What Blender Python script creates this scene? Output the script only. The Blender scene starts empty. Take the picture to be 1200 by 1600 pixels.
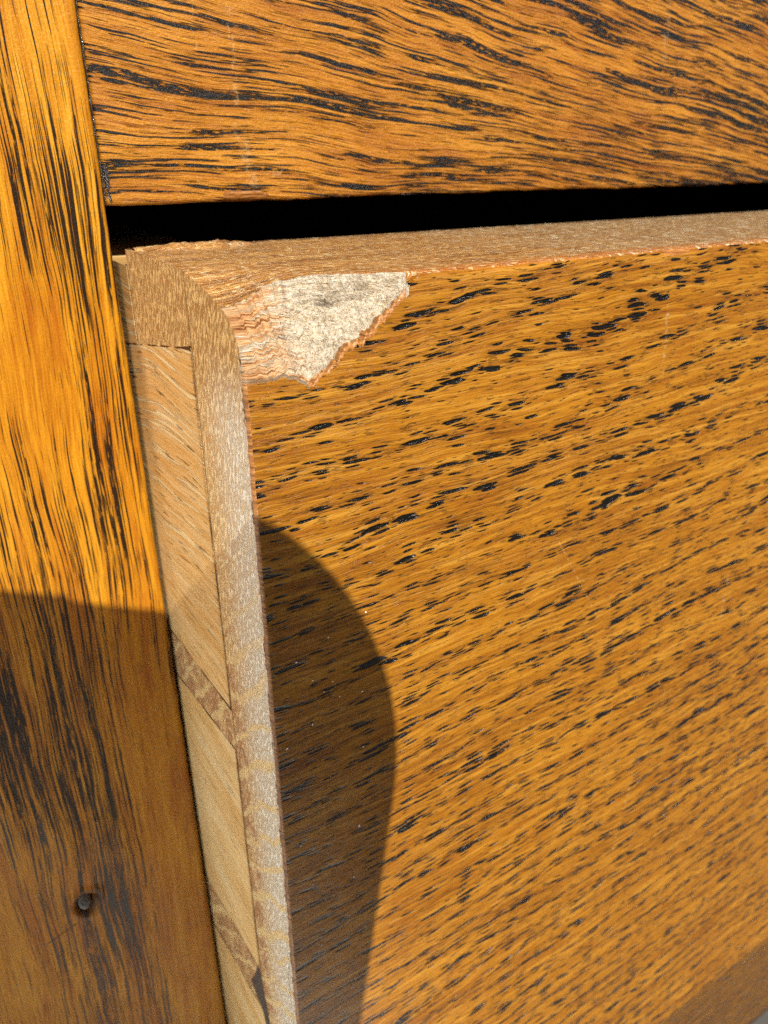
import bpy, bmesh, math
import numpy as np
from mathutils import Matrix, Vector

S = bpy.context.scene
MM = 0.001
rng = np.random.default_rng(7)

# ------------------------------------------------------------------ camera
# All lengths below are millimetres in the "corner frame": origin at the (unbroken) top left front
# corner of the drawer, X right along the drawer, Y into the furniture, Z up.  Ground is at Z = -GROUND.
GROUND = 480.0
ORG = Vector((0.0, 0.0, GROUND * MM))          # where the corner frame sits in the world


def W(p):
    return Vector(p) * MM + ORG


CAM = Vector((-14.436, -38.123, 6.107))
FWD = Vector((0.47135, 0.77353, -0.42365)).normalized()
RIGHT = Vector((0.85298, -0.52192, -0.00395)).normalized()
UP = RIGHT.cross(FWD).normalized()
cam_data = bpy.data.cameras.new('camera')
cam = bpy.data.objects.new('camera', cam_data)
S.collection.objects.link(cam)
cam.matrix_world = Matrix((
    (RIGHT.x, UP.x, -FWD.x, 0), (RIGHT.y, UP.y, -FWD.y, 0), (RIGHT.z, UP.z, -FWD.z, 0), (0, 0, 0, 1)))
cam.location = W(CAM)
cam_data.sensor_fit = 'HORIZONTAL'
cam_data.sensor_width = 36.0
cam_data.lens = 1187.75 * 36.0 / 1200.0
cam_data.clip_start = 0.002
cam_data.clip_end = 200.0
cam_data.dof.use_dof = True
cam_data.dof.focus_distance = 0.0475
cam_data.dof.aperture_fstop = 105.0
S.camera = cam

# ------------------------------------------------------------------ light
SUN_A, SUN_B = 0.07, 0.865                     # the sun's rays run along (SUN_A, 1, -SUN_B)
sdir = Vector((SUN_A, 1.0, -SUN_B)).normalized()
elev = math.asin(-sdir.z)
world = bpy.data.worlds.new('World')
S.world = world
world.use_nodes = True
wn = world.node_tree
sky = wn.nodes.new('ShaderNodeTexSky')
sky.sky_type = 'NISHITA'
sky.sun_disc = False
sky.sun_elevation = elev
sky.sun_rotation = math.atan2(-sdir.x, -sdir.y)
sky.air_density = 1.0
sky.dust_density = 1.5
bg = wn.nodes['Background']
bg.inputs['Strength'].default_value = 0.05
wn.links.new(sky.outputs[0], bg.inputs['Color'])
sun_data = bpy.data.lights.new('sun', 'SUN')
sun_data.energy = 5.0
sun_data.angle = math.radians(0.53)
sun_data.color = (1.0, 0.945, 0.86)
sun = bpy.data.objects.new('sun', sun_data)
sun.rotation_euler = sdir.to_track_quat('-Z', 'Y').to_euler()
sun.location = (-0.1, -1.0, 1.5)
S.collection.objects.link(sun)
S.view_settings.view_transform = 'Standard'
S.view_settings.look = 'None'
S.view_settings.gamma = 1.0
S.view_settings.use_curve_mapping = False
S.view_settings.exposure = 0.83
S.render.engine = 'CYCLES'
S.cycles.max_bounces = 4
S.cycles.diffuse_bounces = 2
S.cycles.glossy_bounces = 2
S.cycles.caustics_reflective = False
S.cycles.caustics_refractive = False
S.cycles.use_denoising = False
S.cycles.denoiser = 'OPENIMAGEDENOISE'
S.cycles.denoising_input_passes = 'RGB_ALBEDO_NORMAL'
S.cycles.denoising_prefilter = 'ACCURATE'
S.cycles.adaptive_threshold = 0.013
S.cycles.adaptive_min_samples = 32
S.cycles.sample_clamp_indirect = 1.5


# ------------------------------------------------------------------ node helper
def lin(c):
    return tuple(((v / 255 + 0.055) / 1.055) ** 2.4 if v / 255 > 0.04045 else v / 255 / 12.92 for v in c) + (1.0,)


class G:
    """Tiny expression builder for a material's node tree; lengths in millimetres."""

    def __init__(self, name):
        self.m = bpy.data.materials.new(name)
        self.m.use_nodes = True
        self.t = self.m.node_tree
        self.t.nodes.clear()
        self.out = self.t.nodes.new('ShaderNodeOutputMaterial')
        self.b = self.t.nodes.new('ShaderNodeBsdfPrincipled')
        self.t.links.new(self.b.outputs[0], self.out.inputs['Surface'])
        tc = self.t.nodes.new('ShaderNodeTexCoord')
        v = self.t.nodes.new('ShaderNodeVectorMath')
        v.operation = 'SCALE'
        v.inputs['Scale'].default_value = 1000.0
        self.t.links.new(tc.outputs['Object'], v.inputs[0])
        self.P = v.outputs[0]
        sp = self.t.nodes.new('ShaderNodeSeparateXYZ')
        self.t.links.new(self.P, sp.inputs[0])
        self.x, self.y, self.z = sp.outputs

    def put(self, sock, v):
        if isinstance(v, bpy.types.NodeSocket):
            self.t.links.new(v, sock)
        else:
            sock.default_value = v

    def op(self, o, a, b=None, c=None):
        n = self.t.nodes.new('ShaderNodeMath')
        n.operation = o
        self.put(n.inputs[0], a)
        if b is not None:
            self.put(n.inputs[1], b)
        if c is not None:
            self.put(n.inputs[2], c)
        return n.outputs[0]

    def add(self, *a):
        r = a[0]
        for k in a[1:]:
            r = self.op('ADD', r, k)
        return r

    def mul(self, *a):
        r = a[0]
        for k in a[1:]:
            r = self.op('MULTIPLY', r, k)
        return r

    def sub(self, a, b):
        return self.op('SUBTRACT', a, b)

    def mad(self, a, b, c):
        return self.op('MULTIPLY_ADD', a, b, c)

    def mx(self, a, b):
        return self.op('MAXIMUM', a, b)

    def inv(self, a):
        return self.op('SUBTRACT', 1.0, a)

    def vec(self, x, y, z=0.0):
        n = self.t.nodes.new('ShaderNodeCombineXYZ')
        for s, v in zip(n.inputs, (x, y, z)):
            self.put(s, v)
        return n.outputs[0]

    def noise(self, v, scale=1.0, detail=2.0, rough=0.5, dist=0.0, col=False):
        n = self.t.nodes.new('ShaderNodeTexNoise')
        n.inputs['Scale'].default_value = scale
        n.inputs['Detail'].default_value = detail
        n.inputs['Roughness'].default_value = rough
        n.inputs['Distortion'].default_value = dist
        self.put(n.inputs['Vector'], v)
        return n.outputs[1] if col else n.outputs[0]

    def n2(self, u, v, seed=0, detail=2.0, rough=0.5):
        n = self.t.nodes.new('ShaderNodeTexNoise')
        n.noise_dimensions = '2D'
        n.inputs['Scale'].default_value = 1.0
        n.inputs['Detail'].default_value = detail
        n.inputs['Roughness'].default_value = rough
        self.put(n.inputs['Vector'], self.vec(self.add(u, seed * 37.3), self.add(v, seed * 19.7)))
        return n.outputs[0]

    def v2(self, u, v, seed=0):
        n = self.t.nodes.new('ShaderNodeTexVoronoi')
        n.voronoi_dimensions = '2D'
        n.inputs['Scale'].default_value = 1.0
        self.put(n.inputs['Vector'], self.vec(self.add(u, seed * 37.3), self.add(v, seed * 19.7)))
        sp = self.t.nodes.new('ShaderNodeSeparateColor')
        self.t.links.new(n.outputs['Color'], sp.inputs[0])
        return n.outputs['Distance'], sp.outputs[0]

    def voro(self, v, scale=1.0, feature='F1', rand=1.0, out=0):
        n = self.t.nodes.new('ShaderNodeTexVoronoi')
        n.feature = feature
        n.inputs['Scale'].default_value = scale
        n.inputs['Randomness'].default_value = rand
        self.put(n.inputs['Vector'], v)
        return n.outputs[out]

    def step(self, v, lo, hi, a=0.0, b=1.0):
        n = self.t.nodes.new('ShaderNodeMapRange')
        n.interpolation_type = 'SMOOTHSTEP'
        for i, k in enumerate((v, lo, hi, a, b)):
            self.put(n.inputs[i], k)
        return n.outputs[0]

    def ramp(self, f, stops):
        n = self.t.nodes.new('ShaderNodeValToRGB')
        e = n.color_ramp.elements
        while len(e) < len(stops):
            e.new(0.5)
        for k, (p, c) in zip(e, stops):
            k.position = p
            k.color = lin(c)
        self.put(n.inputs[0], f)
        return n.outputs[0]

    def mix(self, f, a, b, mode='MIX'):
        n = self.t.nodes.new('ShaderNodeMix')
        n.data_type = 'RGBA'
        n.blend_type = mode
        self.put(n.inputs[0], f)
        self.put(n.inputs[6], lin(a) if isinstance(a, tuple) else a)
        self.put(n.inputs[7], lin(b) if isinstance(b, tuple) else b)
        return n.outputs[2]

    def blob(self, u, v, cu, cv, su, sv):
        """soft bump of density centred on (cu, cv)"""
        a = self.op('POWER', self.op('ABSOLUTE', self.mul(self.sub(u, cu), 1.0 / su)), 2.0)
        b = self.op('POWER', self.op('ABSOLUTE', self.mul(self.sub(v, cv), 1.0 / sv)), 2.0)
        return self.op('EXPONENT', self.mul(self.add(a, b), -1.0))

    def seg(self, u, v, p0, p1, w):
        """1 on a thin mark running from p0 to p1 on the plane (u, v)"""
        dx, dy = p1[0] - p0[0], p1[1] - p0[1]
        L = math.hypot(dx, dy)
        ex, ey = dx / L, dy / L
        mx_, my_ = (p0[0] + p1[0]) / 2, (p0[1] + p1[1]) / 2
        uu, vv = self.sub(u, mx_), self.sub(v, my_)
        al = self.op('ABSOLUTE', self.add(self.mul(uu, ex), self.mul(vv, ey)))
        ac = self.op('ABSOLUTE', self.sub(self.mul(vv, ex), self.mul(uu, ey)))
        return self.mul(self.step(al, L * 0.35, L * 0.5, 1.0, 0.0), self.step(ac, w * 0.4, w, 1.0, 0.0))

    def bump(self, h, dist, strength=1.0, nrm=None):
        n = self.t.nodes.new('ShaderNodeBump')
        n.inputs['Strength'].default_value = strength
        n.inputs['Distance'].default_value = dist * MM
        self.put(n.inputs['Height'], h)
        if nrm is not None:
            self.put(n.inputs['Normal'], nrm)
        return n.outputs[0]

    def dim(self, c, k, tint=(1.0, 0.96, 0.78)):
        n = self.t.nodes.new('ShaderNodeVectorMath')
        n.operation = 'SCALE'
        n.inputs['Scale'].default_value = k
        self.put(n.inputs[0], c)
        m = self.t.nodes.new('ShaderNodeVectorMath')
        m.operation = 'MULTIPLY'
        m.inputs[1].default_value = tint
        self.t.links.new(n.outputs[0], m.inputs[0])
        return m.outputs[0]

    def done(self, color, rough=0.5, normal=None, spec=0.5, coat=0.0, coat_rough=0.1, metallic=0.0):
        b = self.b
        self.put(b.inputs['Base Color'], lin(color) if isinstance(color, tuple) else color)
        self.put(b.inputs['Roughness'], rough)
        self.put(b.inputs['Specular IOR Level'], spec)
        self.put(b.inputs['Coat Weight'], coat)
        self.put(b.inputs['Coat Roughness'], coat_rough)
        self.put(b.inputs['Metallic'], metallic)
        if normal is not None:
            self.put(b.inputs['Normal'], normal)
        return self.m


# ------------------------------------------------------------------ materials
def mat_drawer_face(name='varnished oak, drawer face', k=0.53):
    g = G(name)
    x, z = g.x, g.z
    wob = g.sub(g.n2(g.mul(x, 0.05), g.mul(z, 0.16), 1, 1.0), 0.5)
    wob2 = g.sub(g.n2(g.mul(x, 0.35), g.mul(z, 0.5), 2, 1.0), 0.5)
    zz = g.add(g.mad(x, -0.030, z), g.mul(wob, 1.6), g.mul(wob2, 0.25))     # across the grain
    # growth rings climb to the right a little faster than the fibres do
    slope = g.mad(g.op('EXPONENT', g.mul(z, 0.06)), 0.15, 0.055)
    ring = g.add(z, g.mul(g.op('MULTIPLY', x, slope), -1.0), g.mul(wob, 3.0), g.mul(wob2, 0.5))
    ph = g.op('FRACT', g.mul(ring, 1.0 / 2.5))
    band = g.mul(g.step(ph, 0.0, 0.20), g.step(ph, 0.26, 0.62, 1.0, 0.0))
    s2 = g.n2(g.mul(x, 0.62), g.mul(zz, 4.6), 3, 1.6, 0.5)
    s3 = g.n2(g.mul(x, 1.9), g.mul(zz, 10.0), 4, 1.0, 0.5)
    # pores: short lens shaped strokes, bunched two or three together along a ring
    rag = g.add(g.mul(g.sub(s2, 0.5), 0.30), g.mul(g.sub(s3, 0.5), 0.14))
    d1, c1 = g.v2(g.mul(x, 0.31), g.mul(zz, 2.15), 5)
    d2, c2 = g.v2(g.mul(x, 0.46), g.mul(zz, 3.8), 6)
    r1 = g.add(g.mul(band, 0.22), g.mul(c1, 0.32), -0.140)
    r2 = g.add(g.mul(band, 0.24), g.mul(c2, 0.30), -0.185)
    lowf = g.step(z, -14.0, -50.0)
    r1 = g.mad(lowf, 0.05, r1)
    r2 = g.mad(lowf, 0.05, r2)
    patch = g.sub(g.n2(g.mul(x, 0.045), g.mul(g.op('FLOOR', g.mul(ring, 0.4)), 0.77), 13, 1.0), 0.5)
    calm = g.sub(g.n2(g.mul(x, 0.05), g.mul(z, 0.05), 14, 1.0), 0.5)
    vary = g.add(g.mul(patch, 0.16), g.mul(calm, 0.14))
    r1 = g.add(r1, vary)
    r2 = g.add(r2, vary)
    e1 = g.sub(r1, g.add(d1, rag))
    e2 = g.sub(r2, g.add(d2, rag))
    e = g.mx(e1, e2)
    pore = g.step(e, -0.015, 0.035)
    halo = g.step(e, -0.22, 0.02)
    fine = g.step(g.add(s2, g.mul(g.sub(s3, 0.5), 0.5), g.mul(band, 0.07)), 0.65, 0.75)
    # fibres and tone
    f1 = g.n2(g.mul(x, 0.09), g.mul(zz, 2.8), 7, 4.0, 0.62)
    f2 = g.n2(g.mul(x, 0.28), g.mul(zz, 12.0), 8, 3.0, 0.68)
    f3 = g.n2(g.mul(x, 0.06), g.mul(zz, 0.30), 9, 1.0)
    tone = g.add(g.mul(f1, 0.38), g.mul(f2, 0.36), g.mul(f3, 0.18), 0.04)
    col = g.ramp(tone, [(0.26, (78, 44, 12)), (0.39, (142, 86, 22)), (0.51, (188, 124, 32)),
                        (0.62, (212, 150, 48)), (0.76, (236, 184, 94))])
    fl = g.step(g.n2(g.mul(x, 0.11), g.mul(zz, 2.3), 10, 2.0, 0.5), 0.585, 0.64)
    col = g.mix(g.mul(fl, 0.42), col, (230, 170, 72))
    red = g.step(g.n2(g.mul(x, 0.2), g.mul(zz, 1.1), 11, 3.0), 0.52, 0.68)
    col = g.mix(g.mul(red, 0.28), col, (156, 82, 20))
    col = g.mix(g.mul(halo, 0.30), col, (110, 80, 16))
    col = g.mix(g.mul(fine, g.mad(lowf, -0.25, 0.5)), col, (58, 40, 12))
    col = g.mix(pore, col, (16, 12, 9))
    # rub marks of whitish dust
    rub = g.mx(g.seg(x, z, (33.5, -3.6), (34.2, -10.0), 0.22), g.seg(x, z, (48.6, -31.0), (48.9, -37.5), 0.30))
    rub = g.mx(rub, g.seg(x, z, (18.5, -70.0), (22.5, -66.0), 0.22))
    rub = g.mx(rub, g.mx(g.mul(g.seg(x, z, (24.0, -20.0), (31.0, -31.0), 0.07), 1.3), g.mul(g.seg(x, z, (40.0, -47.0), (37.5, -66.0), 0.10), 1.3)))
    rn = g.n2(g.mul(x, 2.2), g.mul(z, 2.2), 12, 3.0, 0.7)
    rub = g.mul(rub, g.step(rn, 0.46, 0.70))
    spk = g.step(rn, 0.80, 0.83)
    col = g.mix(g.mx(g.mul(rub, 0.5), g.mul(spk, 0.5)), col, (226, 200, 164))
    bowl = g.step(e, -0.03, 0.17)
    h = g.add(g.mul(g.inv(bowl), 1.5), g.mul(g.inv(halo), 0.15), g.mul(f2, 0.40), g.mul(f1, 0.25), g.mul(g.inv(fine), 0.25), g.mul(s3, 0.15))
    nb = g.bump(h, 0.16, 0.85)
    ro = g.add(g.mul(f2, 0.16), 0.22, g.mul(pore, -0.06), g.mul(calm, 0.22))
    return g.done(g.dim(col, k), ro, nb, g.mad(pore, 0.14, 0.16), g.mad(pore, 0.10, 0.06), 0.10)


def streaks(g, u, v, lu, lv, thr, soft, dens, seed, detail=3.0):
    """dark streaks running along u: lu, lv are the frequencies along and across"""
    n = g.n2(g.mul(u, lu), g.mul(v, lv), seed, detail, 0.58)
    val = g.add(n, dens)
    return g.step(val, thr, thr + soft), g.step(val, thr - 0.10, thr + soft)


def mat_rail():
    g = G('varnished oak, rail')
    x, z = g.x, g.z
    # the grain falls to the right, less near the lower edge and at the left end
    sl = g.mad(g.step(g.add(z, g.mul(x, 0.12)), 2.5, 19.0), 0.12, 0.03)
    wob = g.sub(g.n2(g.mul(x, 0.06), g.mul(z, 0.14), 1, 1.0), 0.5)
    wob2 = g.sub(g.n2(g.mul(x, 0.30), g.mul(z, 0.35), 2, 1.0), 0.5)
    zz = g.add(z, g.op('MULTIPLY', x, sl), g.mul(wob, 1.6), g.mul(wob2, 0.20))
    big = g.n2(g.mul(x, 0.035), g.mul(zz, 0.45), 3, 1.0)
    right = g.step(x, 10.0, 60.0)
    dens = g.add(g.mul(g.sub(big, 0.5), 0.22), g.mul(right, 0.035))
    a, ah = streaks(g, x, zz, 0.070, 1.35, 0.604, 0.022, dens, 4, 3.0)
    b, bh = streaks(g, x, zz, 0.10, 3.2, 0.600, 0.025, g.mul(dens, 0.8), 5, 3.0)
    c, ch = streaks(g, x, zz, 0.25, 7.0, 0.640, 0.045, g.mul(dens, 0.7), 6, 2.0)
    brk = g.step(g.n2(g.mul(x, 1.3), g.mul(zz, 6.0), 7, 2.0), 0.36, 0.46)
    a = g.mul(a, brk)
    dark = g.mx(a, g.mx(b, g.mul(c, 0.8)))
    halo = g.mx(ah, bh)
    f1 = g.n2(g.mul(x, 0.09), g.mul(zz, 3.0), 8, 4.0, 0.62)
    f2 = g.n2(g.mul(x, 0.35), g.mul(zz, 13.0), 9, 3.0, 0.68)
    f3 = g.n2(g.mul(x, 0.05), g.mul(zz, 0.22), 10, 1.0)
    tone = g.add(g.mul(f1, 0.42), g.mul(f2, 0.36), g.mul(f3, 0.24), 0.0)
    col = g.ramp(tone, [(0.26, (104, 54, 12)), (0.40, (168, 98, 20)), (0.52, (204, 134, 32)),
                        (0.64, (224, 156, 50)), (0.78, (242, 188, 92))])
    red = g.step(g.n2(g.mul(x, 0.11), g.mul(zz, 1.3), 11, 3.0), 0.55, 0.70)
    col = g.mix(g.mul(red, 0.32), col, (140, 68, 18))
    col = g.mix(g.mul(halo, 0.26), col, (116, 70, 16))
    col = g.mix(dark, col, (20, 14, 12))
    rub = g.mx(g.seg(x, z, (10.3, 24.0), (10.6, 8.0), 0.30), g.seg(x, z, (7.6, 24.0), (7.8, 12.0), 0.10))
    rub = g.mx(rub, g.seg(x, z, (10.4, 9.0), (11.6, 3.6), 0.6))
    rub = g.mx(rub, g.seg(x, z, (57.0, 26.0), (58.0, 14.0), 0.5))
    rub = g.mx(rub, g.blob(x, z, 13.6, 5.0, 0.9, 0.35))
    rub = g.mul(rub, g.step(g.n2(g.mul(x, 1.7), g.mul(z, 1.7), 12, 3.0, 0.7), 0.46, 0.66))
    col = g.mix(g.mul(rub, 0.32), col, (238, 206, 160))
    grit = g.n2(g.mul(x, 3.6), g.mul(z, 5.5), 13, 3.0, 0.65)
    h = g.add(g.inv(dark), g.mul(f2, 0.45), g.mul(f1, 0.35), g.mul(grit, 0.5))
    nb = g.bump(h, 0.19, 0.9)
    return g.done(g.dim(col, 0.57), g.mad(f2, 0.2, 0.20), nb, 0.26, g.mad(dark, 0.22, 0.08), 0.09)


def mat_stile():
    g = G('varnished oak, stile')
    x, z = g.x, g.z
    wob = g.sub(g.n2(g.mul(x, 0.10), g.mul(z, 0.035), 1, 1.0), 0.5)
    wob2 = g.sub(g.n2(g.mul(x, 0.3), g.mul(z, 0.16), 2, 1.0), 0.5)
    xx = g.add(x, g.mul(wob, 1.8), g.mul(wob2, 0.25), g.mul(z, -0.012))
    dens = g.add(g.mul(g.blob(x, z, -3.6, 2.5, 3.6, 7.5), 0.16), g.mul(g.blob(x, z, -3.4, -22.0, 2.4, 14.0), 0.15),
                 g.mul(g.blob(x, z, -9.2, -58.0, 4.0, 36.0), 0.16), g.mul(g.blob(x, z, -16.0, -32.0, 3.0, 26.0), 0.16),
                 g.mul(g.blob(x, z, -8.5, -9.0, 4.5, 9.0), -0.10), g.mul(g.blob(x, z, -3.4, -66.0, 3.4, 30.0), -0.15),
                 g.mul(g.blob(x, z, -14.0, -78.0, 2.2, 12.0), 0.08))
    big = g.sub(g.n2(g.mul(xx, 0.5), g.mul(z, 0.03), 3, 1.0), 0.5)
    dens = g.add(dens, g.mul(big, 0.10), -0.062)
    a, ah = streaks(g, z, xx, 0.040, 3.0, 0.612, 0.03, dens, 4, 3.0)
    b, bh = streaks(g, z, xx, 0.060, 4.6, 0.600, 0.035, dens, 5, 3.0)
    c, ch = streaks(g, z, xx, 0.16, 8.5, 0.630, 0.06, g.mul(dens, 0.8), 6, 2.0)
    brk = g.step(g.n2(g.mul(xx, 5.0), g.mul(z, 0.5), 7, 2.0), 0.38, 0.47)
    dark = g.mx(g.mul(a, brk), g.mx(b, g.mul(c, 0.7)))
    halo = g.mx(ah, bh)
    f1 = g.n2(g.mul(xx, 2.6), g.mul(z, 0.07), 8, 4.0, 0.6)
    f2 = g.n2(g.mul(xx, 10.0), g.mul(z, 0.3), 9, 3.0, 0.65)
    f3 = g.n2(g.mul(xx, 0.3), g.mul(z, 0.05), 10, 1.0)
    tone = g.add(g.mul(f1, 0.40), g.mul(f2, 0.34), g.mul(f3, 0.26), 0.01)
    col = g.ramp(tone, [(0.28, (140, 76, 12)), (0.41, (190, 116, 18)), (0.53, (219, 149, 28)),
                        (0.64, (234, 170, 44)), (0.78, (246, 194, 84))])
    red = g.step(g.n2(g.mul(xx, 0.9), g.mul(z, 0.08), 11, 3.0), 0.52, 0.70)
    col = g.mix(g.mul(red, 0.40), col, (182, 92, 18))
    col = g.mix(g.mul(halo, 0.26), col, (122, 78, 16))
    col = g.mix(g.mul(dark, 0.97), col, (24, 15, 13))
    hair = g.seg(x, z, (-17.4, -67.2), (-13.7, -66.0), 0.14)
    col = g.mix(g.mul(hair, 0.8), col, (50, 26, 14))
    nail = g.blob(x, z, -12.7, -64.0, 1.4, 1.9)
    col = g.mix(g.mul(g.step(nail, 0.15, 0.7), 0.75), col, (40, 20, 12))
    grit = g.n2(g.mul(x, 6.0), g.mul(z, 4.0), 12, 3.0, 0.65)
    spk = g.step(grit, 0.78, 0.80)
    col = g.mix(g.mul(spk, 0.5), col, (240, 215, 170))
    h = g.add(g.inv(dark), g.mul(f2, 0.4), g.mul(f1, 0.3), g.mul(grit, 0.4))
    nb = g.bump(h, 0.15, 0.85)
    return g.done(g.dim(col, 0.56, (0.98, 0.95, 0.95)), g.mad(f2, 0.16, 0.23), nb, 0.20, g.mad(dark, 0.16, 0.06), 0.09)


def mat_top_edge():
    g = G('worn oak, drawer top edge')
    x, y = g.x, g.y
    f1 = g.n2(g.mul(x, 0.16), g.mul(y, 2.0), 1, 4.0, 0.62)
    f2 = g.n2(g.mul(x, 0.7), g.mul(y, 5.0), 2, 3.0, 0.65)
    f3 = g.n2(g.mul(x, 0.08), g.mul(y, 0.5), 3, 1.0)
    tone = g.add(g.mul(f1, 0.55), g.mul(f2, 0.55), g.mul(f3, 0.2), -0.15)
    col = g.ramp(tone, [(0.28, (98, 64, 30)), (0.43, (158, 108, 52)), (0.55, (196, 142, 76)), (0.72, (234, 190, 124))])
    grey = g.step(g.add(g.mul(x, 0.02), f3), 0.75, 1.35)  # specular haze painted in as grey towards the right
    col = g.mix(g.mul(grey, 0.55), col, (150, 128, 110))
    # stain that ran over the front arris
    front = g.mul(g.step(y, 0.9, 2.4, 1.0, 0.0), g.step(f2, 0.3, 0.5, 0.4, 1.0))
    col = g.mix(g.mul(front, 0.7), col, (204, 122, 40))
    back = g.mul(g.step(y, 20.2, 21.6), g.step(f1, 0.35, 0.55))
    col = g.mix(g.mul(back, 0.6), col, (64, 46, 38))
    # scuffed flecks, with sun sparkle painted in as bright colour
    sc = g.step(g.n2(g.mul(x, 1.5), g.mul(y, 2.2), 4, 2.5, 0.65), 0.58, 0.65)
    col = g.mix(g.mul(sc, 0.8), col, (244, 214, 168))
    sc2 = g.step(g.n2(g.add(g.mul(x, 2.2), g.mul(y, 0.5)), g.mul(y, 0.55), 5, 2.0, 0.6), 0.635, 0.68)
    col = g.mix(g.mul(sc2, g.mad(grey, 0.75, 0.25)), col, (254, 250, 242))
    grit = g.n2(g.mul(x, 2.0), g.mul(y, 3.5), 6, 3.0, 0.7)
    nb = g.bump(g.add(g.mul(grit, 1.3), g.mul(f2, 0.7), g.mul(f1, 0.5)), 0.30, 1.0)
    return g.done(g.dim(col, 0.74, (1.0, 0.95, 0.70)), g.mad(f2, 0.22, 0.2), nb, 0.6, 0.2, 0.1)


def mat_end_grain():
    g = G('bare oak end grain')
    y, z = g.y, g.z
    wob = g.sub(g.n2(g.mul(y, 0.25), g.mul(z, 0.16), 1, 1.0), 0.5)
    # medullary rays, climbing towards the front at about fifty degrees; plainest low down
    lowz = g.step(z, -34.0, -10.0, 1.0, 0.0)
    s = g.add(g.mul(y, 0.66), g.mul(z, 0.70), g.mul(wob, 1.8))
    edge = g.n2(g.mul(y, 2.6), g.mul(z, 2.6), 2, 3.0, 0.6)
    n1 = g.n2(g.mul(s, 0.35), 0.0, 3, 1.0)
    rp = g.op('ABSOLUTE', g.sub(g.op('FRACT', g.add(g.mul(s, 0.40), g.mul(n1, 0.8))), 0.5))
    ray = g.step(g.add(rp, g.mul(g.sub(edge, 0.5), 0.16)), 0.06, 0.16, 1.0, 0.0)
    s2 = g.add(g.mul(y, 0.62), g.mul(z, 0.50), g.mul(wob, 1.2))
    rp2 = g.op('ABSOLUTE', g.sub(g.op('FRACT', g.mul(s2, 1.4)), 0.5))
    ray2 = g.mul(g.step(g.add(rp2, g.mul(g.sub(edge, 0.5), 0.25)), 0.05, 0.16, 1.0, 0.0), g.inv(lowz))
    ray = g.mx(g.mul(ray, lowz), g.mul(ray2, 0.45))
    # cell ends: small dashes standing almost upright
    d = g.n2(g.add(g.mul(y, 3.4), g.mul(z, 0.8)), g.mul(z, 1.1), 4, 2.0, 0.6)
    d2 = g.n2(g.add(g.mul(y, 7.5), g.mul(z, 1.6)), g.mul(z, 2.6), 5, 2.0, 0.6)
    dash = g.step(g.add(g.mul(d, 0.55), g.mul(d2, 0.45)), 0.43, 0.58)
    white = g.step(g.add(y, g.mul(g.sub(edge, 0.5), 3.0)), 1.5, 8.5, 1.0, 0.0)
    white = g.mul(white, g.step(z, -9.0, -3.0, 1.0, 0.0))
    brown = g.mix(dash, (206, 160, 102), (252, 224, 170))
    topb = g.step(z, -9.0, -5.0)
    brown = g.mix(g.mul(topb, 0.6), brown, g.mix(dash, (158, 106, 50), (236, 188, 112)))
    pale = g.mix(dash, (222, 206, 182), (255, 252, 242))
    col = g.mix(white, brown, pale)
    low = g.mul(g.n2(g.mul(y, 0.5), g.mul(z, 0.4), 6, 1.0), g.step(y, 2.0, 8.0), lowz)
    col = g.mix(g.mul(g.step(low, 0.28, 0.60), 0.7), col, g.mix(dash, (158, 108, 76), (206, 154, 116)))
    col = g.mix(g.mul(ray, 0.9), col, g.mix(edge, (244, 204, 132), (254, 234, 184)))
    # dirt line along the joint
    j = g.step(g.op('ABSOLUTE', g.sub(y, g.mad(edge, 0.3, 8.45))), 0.03, 0.22, 1.0, 0.0)
    col = g.mix(g.mul(j, g.step(d, 0.3, 0.6, 0.25, 0.75)), col, (92, 58, 32))
    # old varnish flaking along the front arris
    ar = g.step(g.add(y, g.mul(g.sub(edge, 0.5), 0.9)), 0.30, 0.60, 1.0, 0.0)
    chipz = g.step(g.n2(g.mul(y, 0.8), g.mul(z, 0.55), 7, 3.0, 0.65), 0.42, 0.52)
    col = g.mix(g.mul(ar, 0.9), col, g.mix(chipz, (70, 42, 18), (226, 216, 206)))
    crk = g.step(g.op('ABSOLUTE', g.sub(g.add(y, g.mul(g.sub(edge, 0.5), 0.5)), g.mad(wob, 1.0, 1.1))), 0.02, 0.12, 1.0, 0.0)
    crk = g.mul(crk, g.step(z, -44.0, -58.0), g.step(d, 0.42, 0.52))
    col = g.mix(g.mul(crk, 0.8), col, (70, 56, 46))
    h = g.add(g.mul(dash, 0.8), g.mul(d2, 0.6), g.mul(ray, 0.3), g.mul(edge, 0.3))
    nb = g.bump(h, 0.13, 0.85)
    return g.done(g.dim(col, 1.0, (1.0, 1.0, 0.93)), 0.5, nb, 0.3)


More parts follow.
